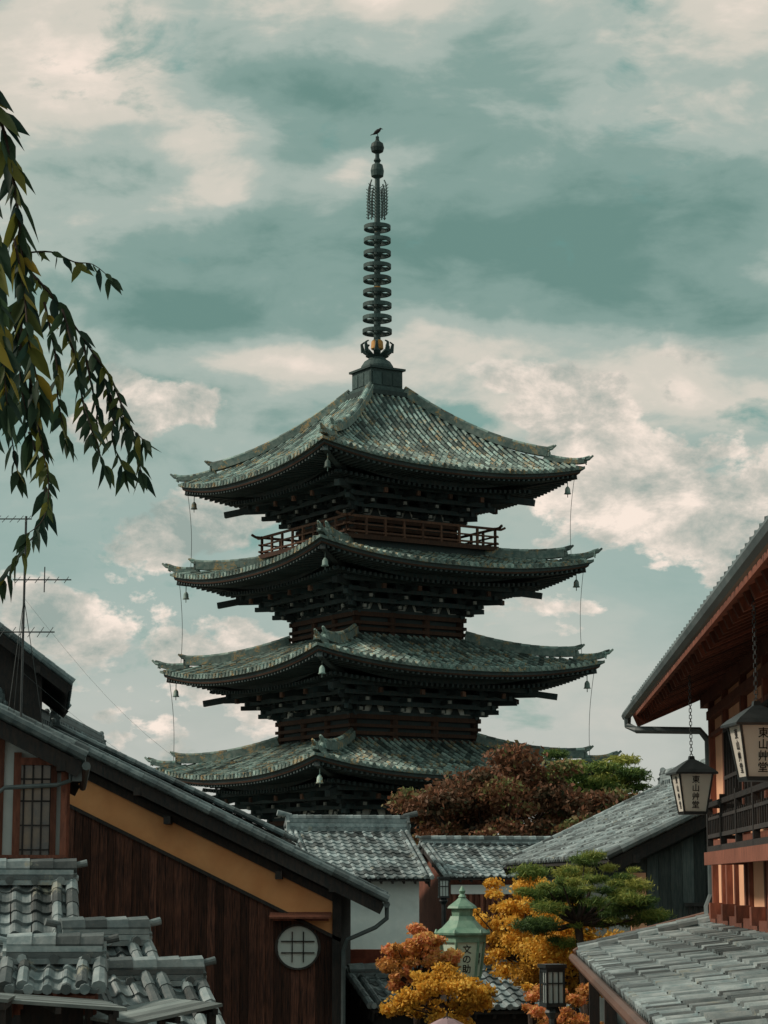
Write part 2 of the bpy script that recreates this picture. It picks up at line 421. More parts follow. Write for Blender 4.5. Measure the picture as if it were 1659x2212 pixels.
            bell.tube([c+V((0,0,-.6)),c+V((0,0,-.78))],.02,5)
            if ri<4 and k in (1,3):
                a3=roofs[ri+1][0]; z3=roofs[ri+1][2]+lift
                p0=rot(k,-(a2-.3),-(a2-.3),ze+lift-.3); p1=rot(k,-(a3-.7),-(a3-.7),z3+.1)
                pts=[]
                for i in range(9):
                    f=i/8; q=p0.lerp(p1,f); dd=rot(k,1,1,0).normalized(); pts.append(q+dd*.12*math.sin(math.pi*f))
                wire.tube(pts,.014,4)
    for k in range(4):
        h=4.0;zf_=15.08
        wm.add([rot(k,-h,-h,zf_),rot(k,h,-h,zf_),rot(k,2.5,-2.5,zf_),rot(k,-2.5,-2.5,zf_)],[(0,1,2,3)],.4)
        wm.beam(rot(k,-h-.05,-h,zf_-.04),rot(k,h+.05,-h,zf_-.04),.14,.2)
        wd.beam(rot(k,-h+.3,-h+.35,zf_-.3),rot(k,h-.3,-h+.35,zf_-.3),.2,.5)
        for z_,w_ in((.2,.08),(.52,.07),(.88,.11)):
            ex=.28 if z_>.8 else .12
            wm.beam(rot(k,-h-ex,-h+.06,zf_+z_),rot(k,h+ex,-h+.06,zf_+z_),.08,w_,t=.6)
            if z_>.8:
                for s in(-1,1): wm.beam(rot(k,s*(h+ex),-h+.06,zf_+z_),rot(k,s*(h+ex+.22),-h+.06,zf_+z_+.1),.08,.1)
        for i in range(9):
            x=-h+.06+(2*h-.12)*i/8
            wm.beam(rot(k,x,-h+.06,zf_),rot(k,x,-h+.06,zf_+(.95 if i in(0,8) else .82)),.1,.1)
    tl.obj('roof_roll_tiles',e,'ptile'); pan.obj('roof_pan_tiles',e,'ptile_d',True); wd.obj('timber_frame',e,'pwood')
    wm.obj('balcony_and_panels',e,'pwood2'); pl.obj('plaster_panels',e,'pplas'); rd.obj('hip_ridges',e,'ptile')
    bell.obj('wind_bells',e,'ptile',True); wire.obj('corner_chains',e,'black')
    s=MB()
    s.box((0,0,23.15),(1.72,1.72,.95)); s.box((0,0,23.66),(1.95,1.95,.1)); s.box((0,0,22.62),(2.05,2.05,.22)); s.box((0,0,22.42),(2.35,2.35,.22))
    for k in range(4):
        for x in(-.55,0,.55): s.box(rot(k,x,-.87,23.15),(.46,.04,.6) if k%2==0 else (.04,.46,.6))
    s.lathe((0,0,23.7),[(.78,0),(.76,.2),(.62,.42),(.42,.55),(.40,.62),(.55,.70)],24)
    for i in range(8):
        a=i*math.pi/4+.2; c,d=math.cos(a),math.sin(a)
        s.beam((c*.35,d*.35,24.4),(c*.66,d*.66,24.6),.3,.06); s.beam((c*.66,d*.66,24.58),(c*.74,d*.74,25.0),.22,.06,w2=.1)
        s.beam((c*.74,d*.74,24.98),(c*.6,d*.6,25.08),.14,.05)
    s.tube([(0,0,24.2),(0,0,31),(0,0,33.2),(0,0,35.2)],[.17,.14,.12,.08],12)
    for i in range(9):
        z=25.6+i*.635; r=.70-.0075*i
        vs=[];fs=[];n=28
        prof=[(r,-.10),(r,.09),(r-.05,.10),(r-.07,.09),(r-.07,-.09),(r-.04,-.11)]
        for pr,pz in prof:
            for j in range(n):
                a=2*math.pi*j/n; vs.append((pr*math.cos(a),pr*math.sin(a),z+pz))
        m=len(prof)
        for q in range(m):
            for j in range(n): fs.append((q*n+j,q*n+(j+1)%n,((q+1)%m)*n+(j+1)%n,((q+1)%m)*n+j))
        s.add(vs,fs)
        for j in range(6):
            a=j*math.pi/3; s.beam((.1*math.cos(a),.1*math.sin(a),z),((r-.05)*math.cos(a),(r-.05)*math.sin(a),z),.04,.06)
        s.lathe((0,0,z),[(.19,-.14),(.21,-.08),(.21,.08),(.19,.14)],12)
    for k in range(4):
        a=k*math.pi/2+.35; c,d=math.cos(a),math.sin(a)
        def q(x,z): return (c*x,d*x,z)
        s.tube([q(.55,31.2),q(.58,32),q(.52,32.75),q(.42,32.95)],.035,5)
        s.tube([q(.34,31.15),q(.36,32),q(.30,32.6)],.03,5)
        for i in range(10):
            z=31.2+i*.155
            s.tube([q(.1,z),q(.35,z+.1),q(.55,z+.02),q(.66,z+.12)],.022,4)
    s.lathe((0,0,33.1),[(.1,0),(.29,.12),(.32,.4),(.26,.68),(.1,.78)],14)
    s.lathe((0,0,34.35),[(.1,0),(.28,.1),(.33,.3),(.28,.5),(.12,.62),(.05,.8),(.02,.86)],14)
    s.lathe((0,0,33.9),[(.12,0),(.18,.1),(.12,.22)],12)
    s.obj('bronze_finial',e,'bronze')
    s=MB(); s.lathe((0,0,24.72),[(.24,0),(.30,.05),(.28,.38),(.22,.46)],16); s.lathe((0,0,27.62),[(.18,0),(.21,.03),(.18,.16)],12); s.obj('gilt_bands',e,'gold')
    return e
pagoda()
e=empty('crow',(-.3,102,35.15),math.radians(20)); e.scale=(.85,.85,.85)
b=MB()
b.tube([(-.30,0,.16),(-.22,0,.2),(-.1,0,.30),(.02,0,.40),(.1,0,.46),(.15,0,.52)],[.03,.055,.11,.115,.085,.05],10)
b.tube([(.1,0,.5),(.16,0,.545),(.22,0,.55)],[.05,.065,.035],10)
b.tube([(.22,0,.55),(.33,0,.53)],[.028,.006],6)
for y in(-.04,.04):
    b.tube([(-.02,y,.3),(0,y,.1),(.0,y,0)],.012,5); b.tube([(-.04,y,0),(.07,y,0)],.01,5)
b.beam((-.42,0,.1),(-.2,0,.22),.1,.03)
b.obj('body',e,'ink',True)

# ================================================================== LEFT HOUSES
W=14.6; over=.775; ze=-.42; sl=.487
cx=-.0-over-W/2; L=12
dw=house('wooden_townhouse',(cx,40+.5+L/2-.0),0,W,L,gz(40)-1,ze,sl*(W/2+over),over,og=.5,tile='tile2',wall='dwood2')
zr=ze+sl*(W/2+over)
def rl(x): return zr-sl*abs(x)
m=MB(); boards(m,-W/2,W/2-.14,-L/2,gz(40)-1,lambda x:rl(x)-.98,.15); m.obj('board_cladding',dw,'dwood')
m=MB()
xs=[ -W/2+i*(W-.14)/40 for i in range(41)]
for i in range(40):
    a,b_=xs[i],xs[i+1]
    m.add([(a,-L/2-.02,rl(a)-.98),(b_,-L/2-.02,rl(b_)-.98),(b_,-L/2-.02,rl(b_)-.36),(a,-L/2-.02,rl(a)-.36)],[(0,1,2,3)],.5)
m.obj('orange_plaster_band',dw,'orange')
m=MB(); m.beam((W/2-.07,-L/2-.04,gz(40)-1),(W/2-.07,-L/2-.04,rl(W/2)-.1),.16,.1)
for s in (-1,1):
    m.beam((0,-L/2-.06,rl(0)-.99),(s*W/2,-L/2-.06,rl(W/2)-.99),.06,.06)
    m.beam((0,-L/2-.05,rl(0)-.30),(s*W/2,-L/2-.05,rl(W/2)-.30),.06,.14)
for x in (6.2,4.2,2.2): m.beam((x,-L/2-.02,rl(x)-.38),(x,-L/2-.5,rl(x)-.38),.12,.14)
m.obj('corner_post_and_trim',dw,'dwood2')
wx=-1.54-cx; wz=-1.15
m=MB(); m.tube([(wx,-L/2-.05,wz),(wx,-L/2-.065,wz)],.37,40); m.obj('round_window_pane',dw,'wpane')
m=MB()
for j in range(40):
    a=2*math.pi*j/40;b_=2*math.pi*(j+1)/40
    m.beam((wx+.385*math.cos(a),-L/2-.07,wz+.385*math.sin(a)),(wx+.385*math.cos(b_),-L/2-.07,wz+.385*math.sin(b_)),.05,.035,t=.8)
for dx in(-.1,.1): m.beam((wx+dx,-L/2-.085,wz-.27),(wx+dx,-L/2-.085,wz+.27),.02,.02)
for dz in(-.1,.1): m.beam((wx-.3,-L/2-.09,wz+dz),(wx+.3,-L/2-.09,wz+dz),.02,.02)
m.obj('round_window_frame',dw,'dwood2')
m=MB(); m.box((wx+.05,-L/2-.2,wz+.56),(1.1,.38,.035),Matrix.Rotation(math.radians(12),3,'X')); m.box((wx+.05,-L/2-.05,wz+.5),(1.0,.08,.08)); m.obj('window_hood',dw,'rwood')
m=MB(); xx=W/2+over+.05
m.tube([(xx,-L/2-.5,ze+.02),(xx,L/2+.5,ze+.02)],.06,8)
m.tube([(xx,-L/2-.3,ze-.02),(xx,-L/2-.3,ze-.22),(xx-.2,-L/2-.3,ze-.38),(W/2+.12,-L/2-.2,ze-.6),(W/2+.05,-L/2-.15,ze-.8),(W/2+.05,-L/2-.15,gz(40)-1)],.04,8)
m.obj('gutter_and_downpipe',dw,'zinc')
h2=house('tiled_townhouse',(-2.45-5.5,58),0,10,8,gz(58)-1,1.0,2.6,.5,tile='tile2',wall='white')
# near-left house : street wall turns away to the left
W=9;over=.2;L=6.0;og=.5;rz=.14
hwn=W/2+over
loc=V((-4.09,30.3))-V((math.cos(rz)*hwn-math.sin(rz)*-(L/2+og),math.sin(rz)*hwn+math.cos(rz)*-(L/2+og)))
nl=house('plaster_townhouse',loc,rz,W,L,gz(32)-1,1.55,.5*hwn,over,og=og,tile='tile2',wall='white',trim='dwood2',rafters=False)
ox0=-4.26-W/2
m=MB()
def C(x0,x1,z0,z1,d=.1): m.box(((x0+x1)/2-ox0,-L/2-d/2,(z0+z1)/2),(x1-x0,d,z1-z0))
C(-5.6,-5.12,-4,1.95,.08); C(-4.99,-4.89,-4,1.75); C(-4.48,-4.40,-4,1.6,.11); C(-4.345,-4.26,-4,1.5,.14); C(-5.6,-4.26,.27,.36,.16); C(-4.89,-4.45,1.58,1.68,.11)
C(-4.89,-4.45,-4,.3,.05)
for i in range(30): m.box((W/2+.02,-L/2+.1+i*.2,-1.3),(.04,.19,5.6))
m.obj('timber_posts_and_side_boards',nl,'rwood')
m=MB(); C(-4.89,-4.45,.36,1.58,.03); m.obj('window_glass',nl,'glass')
m=MB()
for i in range(4): x=-4.86+i*.122; C(x,x+.025,.36,1.58,.07)
for z in(.42,.75,1.08,1.38): C(-4.89,-4.45,z,z+.02,.065)
C(-5.0,-4.25,.26,.31,.5); C(-5.0,-4.25,-.22,-.17,.5)
for i in range(10): x=-4.97+i*.076; m.box((x-ox0,-L/2-.47,.04),(.022,.03,.45))
for x in(-5.0,-4.26): m.box((x-ox0,-L/2-.47,.04),(.05,.05,.56))
m.obj('window_lattice_and_rail',nl,'dwood2')
m=MB(); y=-L/2-.3
m.tube([(-4.22-ox0,y,1.5),(-4.22-ox0,y,1.36),(-4.4-ox0,y,1.30),(-5.1-ox0,y,1.26),(-5.2-ox0,y,1.18),(-5.22-ox0,y,.9),(-5.22-ox0,y,-4)],.03,8)
m.box((-4.13-ox0,y,1.52),(.13,.13,.34)); m.tube([(W/2+over+.05,-L/2-.5,1.55),(W/2+over+.05,L/2+.5,1.55)],.06,8)
m.obj('gutter_and_downpipe',nl,'zinc')
hf=house('tall_townhouse',(-7.2-5.2,49),.15,9.6,6,gz(50)-1,4.0,4.0,.6,og=.5,tile='tile2',wall='dwood2')
an=empty('tv_antenna',(-6.3,38.6,0)); m=MB()
m.tube([(0,0,1.8),(0,0,6.35)],.022,6)
def yagi(z,x0,x1,n,l,ax):
    m.tube([(x0,0,z),(x1,.0,z)],.012,5)
    for i in range(n):
        x=x0+(x1-x0)*(i+.5)/n
        if ax=='z': m.tube([(x,0,z-l),(x,0,z+l)],.008,4)
        else: m.tube([(x,-l,z-l*.35),(x,l,z+l*.35)],.008,4)
yagi(4.3,-.6,.55,7,.35,'y'); yagi(5.22,-.2,.82,6,.24,'y'); yagi(6.3,-.7,.1,6,.3,'y')
m.tube([(.35,0,5.0),(.35,0,5.45)],.01,4)
for a in(0,2.1,4.2): m.tube([(0,0,4.9),(.5*math.cos(a),.5*math.sin(a),2.0)],.006,4)
m.obj('mast_and_elements',an,'black')
e=empty('overhead_cable',(0,0,0)); m=MB()
m.tube([(-6.3+3.1*f,38.6+5*f,4.9-3.1*f-.35*math.sin(math.pi*f)) for f in [i/10 for i in range(11)]],.0022,4)
m.tube([(-6.3+4.4*f,38.6+4*f,3.6-2.9*f-.3*math.sin(math.pi*f)) for f in [i/10 for i in range(11)]],.0022,4)
m.obj('wires',e,'zinc')
# lower-left small tiled roofs (gate and entrance roofs)
def ridge_right_end(name,X,Y,zr,L,hw,rise,rz=-78,pu=.2,**k):
    rz=math.radians(rz); ly=V((-math.sin(rz),math.cos(rz)))
    c=V((X,Y))-ly*(L/2+.15)
    return house(name,(c.x,c.y),rz,2*hw-.3,L,gz(Y)-.5,zr-rise,rise,.15,og=.15,tile='tile',trim='rwood',wall='dwood2',ridge_h=.18,pu=pu,pv=.22,**k)
ridge_right_end('gate_house',-3.68,26.5,-.12,3.2,1.6,1.05,-80,pu=.24)
ridge_right_end('entrance_roof_house',-2.60,24.5,-.76,.62,1.0,.66,-66)
ridge_right_end('entrance_roof_house',-1.98,24.2,-1.17,.95,.9,.5,-70)
ridge_right_end('porch',-2.88,23.0,-.90,.62,.5,.28,-84)
def plank_roof(name,P,a,b,n,rz=0):
    e=empty(name,P,rz); m=MB()
    for i in range(n):
        y=i*b/n
        m.beam((0,y+b/n/2,0-.003*i),(a[0],y+b/n/2,a[1]-.003*i),b/n*.97,.03)
    m.obj('planks',e,'plank'); m=MB()
    for f in (.08,.5,.92): m.beam((a[0]*f,0,a[1]*f-.05),(a[0]*f,b,a[1]*f-.05),.05,.06)
    for f in(.1,.9):
        for y in(.06,b-.06): m.beam((a[0]*f,y,a[1]*f-.05),(a[0]*f,y,gz(P[1])-P[2]-.4),.07,.07)
    m.obj('frame',e,'dwood2')
plank_roof('plank_awning',(-3.55,20.4,-1.05),(1.25,-.10),1.9,7,.25)
plank_roof('plank_awning',(-2.35,21.3,-1.32),(.9,.16),1.5,6,.45)
plank_roof('plank_awning',(-3.85,19.6,-.96),(.6,-.06),1.0,4,.1)

# ================================================================== CENTRE HOUSES
rzc=math.atan2(-1,.2)
ch=house('white_wall_house',(-1.2,74),rzc,7,3.3,-8,.0,1.55,.5,og=.3,tile='tile',wall='white',trim='dwood2',ridge_h=.42,pu=.3,pv=.3)
sh=house('tiled_shop_house',(4.0,77.2),rzc+.05,5,5,-8,.05,1.1,.5,og=.3,tile='tile',wall='rwood',trim='dwood2',ridge_h=.2,pu=.3,pv=.3)
m=MB(); m.beam((2.56,-2.5,-.25),(2.56,2.5,-.25),.05,.3); m.obj('white_lintel',sh,'white')
m=MB()
for i in range(26): m.box((2.55,-2.4+i*.19,-1.2),(.05,.09,1.6))
m.obj('slat_front',sh,'rwood')
house('low_tiled_house',(-.02,42.5),rzc+.15,2.0,1.1,gz(42)-1,-2.35,.5,.2,og=.12,tile='tile',wall='dwood2',ridge_h=.14,pu=.22,pv=.22)
house('low_tiled_house',(1.95,39.6),rzc+.1,2.5,1.8,gz(39)-1,-2.2,.62,.2,og=.12,tile='tile',wall='dwood2',ridge_h=.14,pu=.22,pv=.22)
e=empty('rust_metal_shed',(.30,52.5,0)); m=MB()
m.box((0,.42,-1.72),(2.3,.3,.32)); m.add([(-1.2,-1.0,-2.55),(1.2,-1.0,-2.55),(1.2,.25,-1.9),(-1.2,.25,-1.9)],[(0,1,2,3)])
for i in range(13): m.beam((-1.2+i*.2,-1.0,-2.53),(-1.2+i*.2,.25,-1.88),.03,.04)
m.obj('roof',e,'rust'); m=MB(); m.box((0,0,-4.6),(2.2,1.2,3.9)); m.obj('walls',e,'rwood'); 
# ================================================================== RIGHT-MID HOUSE
W=7.2;over=.4;L=16
rmh=house('grey_board_house',(7.33,38+.4+L/2),.053,W,L,gz(40)-1,.30,1.9,over,og=.4,tile='tile',wall='gwood',trim='dwood2',ridge_h=.3)
zr2=.30+1.9; s2=1.9/(W/2+over)
m=MB(); boards(m,-W/2+.3,W/2,-L/2,gz(40)-1,lambda x:zr2-s2*abs(x)-.25,.2); m.obj('board_cladding',rmh,'gwood')
m=MB(); m.box((-W/2+.15,-L/2-.03,-1.5),(.26,.06,3.3)); m.obj('plaster_corner',rmh,'salmon')
m=MB()
for i in range(9): m.box((-W/2+1.0+i*.09,-L/2-.12,-.95),(.03,.04,1.1))
for z in(-.38,-1.5): m.box((-W/2+1.36,-L/2-.12,z),(.9,.08,.06))
m.obj('window_bars',rmh,'black')
m=MB(); m.box((-W/2+1.36,-L/2-.06,-.95),(.8,.03,1.05)); m.obj('window_pane',rmh,'zinc')
# ================================================================== RIGHT MACHIYA
rb=empty('machiya_teahouse',(4.0,27,0),SD)
LY=-17
m=MB(); m.box((2.5,LY/2,1.1),(5,-LY,3.3)); m.box((2.5,LY/2,-2.9),(5,-LY,4.7)); m.obj('walls',rb,'salmon')
m=MB()
tile_plane(m,(-.9+3.5,-16,2.15+1.5),(0,1,0),(-3.5,0,-1.5),17,math.hypot(3.5,1.5))
for i in range(61):
    y=-16+i*17/61+.07
    m.tube([(-.88,y,2.20),(-.94,y,2.185)],.06,8)
roll_row(m,(-.9,.97,2.23),(2.6,.97,3.73),.08); roll_row(m,(-.9,.8,2.24),(2.6,.8,3.74),.07)
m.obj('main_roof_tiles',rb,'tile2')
m=MB()
vs=[(-.88,-16,2.11),(2.6,-16,3.60),(2.6,1,3.60),(-.88,1,2.11)]; vs+=[(x,y,z-.05) for x,y,z in vs]
m.add(vs,[(0,1,2,3),(7,6,5,4),(0,4,5,1),(1,5,6,2),(2,6,7,3),(3,7,4,0)],.8)
for i in range(44):
    y=.85-i*.38
    m.beam((-.80,y,2.04),(0,y,2.04+.34),.09,.11)
m.beam((-.02,1,2.23),(-.02,-16,2.23),.1,.16)
m.beam((-.9,.97,2.02),(2.6,.97,3.52),.06,.22)
m.obj('eave_rafters',rb,'rwood')
m=MB(); m.tube([(-1.0,1.0,2.06),(-1.0,-16,2.06)],.06,8)
for i in range(18): m.beam((-1.0,.8-i*.9,2.12),(-.8,.8-i*.9,2.17),.02,.03)
m.tube([(-1.0,.7,2.02),(-1.0,.7,1.92),(-.9,.6,1.86),(-.15,.2,1.82),(-.06,.15,1.7),(-.06,.12,1.5),(-.06,.12,-.15),(-.12,.1,-.3),(-.12,.05,-.40)],.045,8)
m.obj('gutter_and_downpipe',rb,'zinc')
m=MB()
for i,y in enumerate([-.07,-1.7,-3.6,-5.6,-7.6,-9.6,-11.6,-13.6]):
    m.box((-.03,y,1.0),(.08,.14,3.0))
for i in range(12): m.box((-.02,-.95-1.4*i,-.1),(.05,.12,.8)); m.box((-.12,-.95-i*1.4,-.33),(.14,.16,.18))
m.box((-.04,LY/2,.42),(.1,-LY,.12)); m.box((-.04,LY/2,1.98),(.1,-LY,.1)); m.box((-.05,LY/2,-.42),(.14,-LY,.1)); m.box((-.03,LY/2,1.74),(.06,-LY,.05))
m.obj('timber_frame',rb,'rwood')
m=MB(); m.box((-.015,-4.6,1.15),(.04,5.6,1.1)); m.obj('window_glass',rb,'glass')
m=MB()
for i in range(20): m.box((-.06,-1.85-i*.29,1.15),(.03,.03,1.1))
for z in(.62,1.15,1.68): m.box((-.06,-4.6,z),(.035,5.6,.04))
by0=-3.6
m.box((-.22,by0-5,.32),(.46,10,.08)); m.box((-.42,by0-5,.46),(.05,10,.04)); m.box((-.42,by0-5,.78),(.06,10.2,.05)); m.box((-.42,by0-5,.64),(.04,10,.03))
for i in range(60): m.box((-.42,by0-.05-i*.17,.56),(.03,.035,.24))
for i in range(8): m.box((-.42,by0-.05-i*1.4,.58),(.06,.07,.54))
m.box((-.2,by0-.03,.78),(.42,.05,.045)); m.box((-.2,by0-.03,.46),(.42,.05,.04))
m.obj('balcony_and_lattice',rb,'dwood2')
m=MB(); m.beam((-.44,by0+.02,.235),(-.44,by0-10,.235),.08,.13); m.beam((-.42,by0+.0,.235),(0,by0,.235),.08,.12); m.obj('balcony_beam',rb,'rwood')
m=MB(); pl_=1.7
tile_plane(m,(0,-16,-.50),(0,1,0),(-1.66,0,-.37),16,pl_,.25,.24,.045,.03)
roll_row(m,(0,.02,-.42),(-1.66,.02,-.80),.075,.24); roll_row(m,(0,-.15,-.43),(-1.66,-.15,-.81),.06,.24)
for i in range(64): y=-16+i*16/64+.07; m.tube([(-1.64,y,-.835),(-1.70,y,-.85)],.05,8)
m.obj('pent_roof_tiles',rb,'tile')
m=MB(); vs=[(0,-16,-.53),(-1.64,-16,-.9),(-1.64,0,-.9),(0,0,-.53)]; vs+=[(x,y,z-.06) for x,y,z in vs]
m.add(vs,[(0,1,2,3),(7,6,5,4),(0,4,5,1),(1,5,6,2),(2,6,7,3),(3,7,4,0)],.5); m.box((-.04,LY/2,-.48),(.09,-LY,.1))
for i in range(9): m.box((-.03,-.1-i*1.9,-2.8),(.08,.16,4.4)); 
m.beam((-1.5,0,-1.0),(-1.5,-16,-1.0),.1,.12)
for i in range(5): m.beam((-1.5,-.1-i*3.9,-1.0),(-1.5,-.1-i*3.9,-5),.12,.12)
m.obj('pent_roof_frame',rb,'dwood2')
m=MB(); m.tube([(-.1,.12,-.38),(-.25,.12,-.42),(-1.6,.12,-.76),(-1.72,.1,-.84)],.04,8); m.tube([(-1.74,.15,-.9),(-1.74,-16,-.9)],.05,8)
m.obj('copper_gutter',rb,'copper')
def lantern(X,Y,z0,ztop,rz=0,k=.83):
    e=empty('hanging_lantern',(X,Y,0),rz)
    m=MB(); h=.36
    S=lambda pr:[(r*k,z*k) for r,z in pr]
    m.lathe((0,0,z0+h),S([(.36,0),(.36,.02),(.30,.06),(.12,.15),(.05,.18),(.04,.22)]),4,math.pi/4)
    m.lathe((0,0,z0-.03),S([(.19,0),(.21,.035)]),4,math.pi/4)
    for sx in(-1,1):
        for sy in(-1,1): m.beam((sx*.135*k,sy*.135*k,z0),(sx*.2*k,sy*.2*k,z0+h),.016,.016)
    z=z0+h+.2*k;i=0
    while z<ztop:
        a=(i%2)*math.pi/2; c,s=math.cos(a),math.sin(a)
        m.tube([(-.012*c,-.012*s,z),(-.012*c,-.012*s,z+.035),(.012*c,.012*s,z+.035),(.012*c,.012*s,z),(-.012*c,-.012*s,z)],.004,4)
        z+=.032;i+=1
    m.obj('metal_frame',e,'black')
    p=MB(); p.lathe((0,0,z0),[(.185*k,0),(.275*k,h)],4,math.pi/4); p.obj('paper_panes',e,'paper')
    tilt=math.atan(.0636*k/h); r=.1626*k+.004
    text('東山艸堂','lettering',e,(0,-r,z0+h*.5),(math.pi/2+tilt,0,0),.078)
    text('東山艸堂','lettering_side',e,(-r,0,z0+h*.5),(math.pi/2+tilt,0,-math.pi/2),.078)
    return e
lantern(3.03,22,.68,2.25,.12); lantern(2.68,16,.74,2.2,.12)

# ================================================================== STREET LAMPS
e=empty('green_street_lantern',(1.11,32,0),math.radians(12)); m=MB()
m.lathe((0,0,-.74),[(.40,0),(.41,.03),(.30,.10),(.20,.2),(.17,.26)],6)
m.lathe((0,0,-.48),[(.15,0),(.16,.1),(.22,.11),(.20,.14),(.09,.22),(.05,.26)],6)
m.lathe((0,0,-.24),[(.03,0),(.06,.03),(.03,.07),(.05,.11),(.01,.18)],10)
m.lathe((0,0,-.84),[(.34,0),(.35,.1)],6); m.lathe((0,0,-1.42),[(.10,0),(.20,.04),(.27,.08),(.27,.11)],6)
for j in range(6):
    a=j*math.pi/3; m.beam((.26*math.cos(a),.26*math.sin(a),-1.32),(.325*math.cos(a),.325*math.sin(a),-.84),.03,.03)
    m.lathe((.38*math.cos(a),.38*math.sin(a),-.74),[(.01,0),(.03,.03),(.01,.08)],6)
m.tube([(0,0,gz(32)-.2),(0,0,-1.4)],[.07,.05],10); m.lathe((0,0,gz(32)-.1),[(.16,0),(.15,.3),(.08,.4)],8)
m.obj('copper_housing',e,'verdi'); m=MB(); m.lathe((0,0,-1.32),[(.245,0),(.305,.48)],6); m.obj('panes',e,'verdipane')
for s_,nm,a in(('文の助','lettering',-90),('京八坂','lettering_side',-150),('茶屋','lettering_side_right',-30)):
    a=math.radians(a); r=.243
    text(s_,nm,e,(r*math.cos(a),r*math.sin(a),-1.08),(math.pi/2+.108,0,a+math.pi/2),.13 if s_=='文の助' else .085)
def boxlamp(name,X,Y,zt,zb_,w,rz):
    e=empty(name,(X,Y,0),rz);m=MB();h=zt-zb_
    m.box((0,0,zt-.02),(w*1.15,w*1.15,.04)); m.box((0,0,zb_+.02),(w*1.05,w*1.05,.04))
    m.box((0,0,zt-h*.13),(w*.95,w*.95,h*.1))
    for sx in(-1,1):
        for sy in(-1,1): m.box((sx*w*.45,sy*w*.45,(zt+zb_)/2),(w*.09,w*.09,h))
    for k in range(4):
        c,s=[(1,0),(0,1),(-1,0),(0,-1)][k]
        for x in(-.15,.15): m.box((c*w*.46-s*x*w,s*w*.46+c*x*w,(zt+zb_)/2),(w*.05,w*.05,h))
        m.beam((c*w*.46-s*w*.45,s*w*.46+c*w*.45,zt-h*.45),(c*w*.46+s*w*.45,s*w*.46-c*w*.45,zt-h*.45),.01,.015)
    m.tube([(0,0,gz(Y)-.2),(0,0,zb_)],.045,8); m.lathe((0,0,zb_-.12),[(.05,0),(.09,.06),(.06,.12)],8)
    m.obj('housing_and_post',e,'black'); m=MB(); m.box((0,0,(zt+zb_)/2-h*.05),(w*.8,w*.8,h*.78)); m.obj('panes',e,'wpane')
boxlamp('square_street_lamp',1.78,24,-.86,-1.30,.21,.3)
boxlamp('square_street_lamp',1.19,45,.10,-.32,.2,.1)
e=empty('parasol',(.72,26,0)); m=MB(); pr=[(.02,.0),(.10,-.03),(.2,-.08),(.27,-.14)]
m.lathe((0,0,-1.525),pr[::-1],8); m.obj('canopy',e,'pink'); m=MB(); m.tube([(0,0,-2.3),(0,0,-1.475)],.01,6)
for j in range(8):
    a=2*math.pi*j/8; m.beam((.02*math.cos(a),.02*math.sin(a),-1.52),(.27*math.cos(a),.27*math.sin(a),-1.662),.008,.008)
m.obj('ribs_and_shaft',e,'dwood2')

# ================================================================== TREES
def leaves(name,parent,m,clumps,n,size,aspect=.6,flat=.0):
    cl=np.array([c[:6] for c in clumps]); tb=np.array([c[6] for c in clumps])
    vol=(cl[:,3]*cl[:,4]*cl[:,5])**.75; pr=vol/vol.sum()
    idx=NR.choice(len(cl),n,p=pr)
    d=NR.normal(size=(n,3)); d/=np.linalg.norm(d,axis=1)[:,None]
    r=NR.random(n)**.45*(1+.3*NR.normal(size=n)*.6)
    P=cl[idx,:3]+d*r[:,None]*cl[idx,3:6]
    nrm=NR.normal(size=(n,3)); nrm[:,2]=np.abs(nrm[:,2])+flat; nrm/=np.linalg.norm(nrm,axis=1)[:,None]
    a=np.cross(nrm,NR.normal(size=(n,3))); a/=np.linalg.norm(a,axis=1)[:,None]; b=np.cross(nrm,a)
    s=size*(.6+.8*NR.random(n))[:,None]
    v=np.empty((n,4,3)); v[:,0]=P-a*s; v[:,1]=P-b*s*aspect; v[:,2]=P+a*s; v[:,3]=P+b*s*aspect
    v=v.reshape(-1,3)
    me=bpy.data.meshes.new(name); me.vertices.add(4*n); me.vertices.foreach_set('co',v.ravel())
    me.loops.add(4*n); me.loops.foreach_set('vertex_index',np.arange(4*n)); me.polygons.add(n)
    me.polygons.foreach_set('loop_start',np.arange(n)*4); me.polygons.foreach_set('loop_total',np.full(n,4))
    me.update(calc_edges=True)
    t=np.clip(tb[idx]+NR.normal(size=n)*.16+d[:,2]*r*.15,0,1)
    at=me.attributes.new('tint','FLOAT','FACE'); at.data.foreach_set('value',t.astype(np.float32))
    me.materials.append(M[m]); o=bpy.data.objects.new(name,me); sc.collection.objects.link(o); o.parent=parent; return o
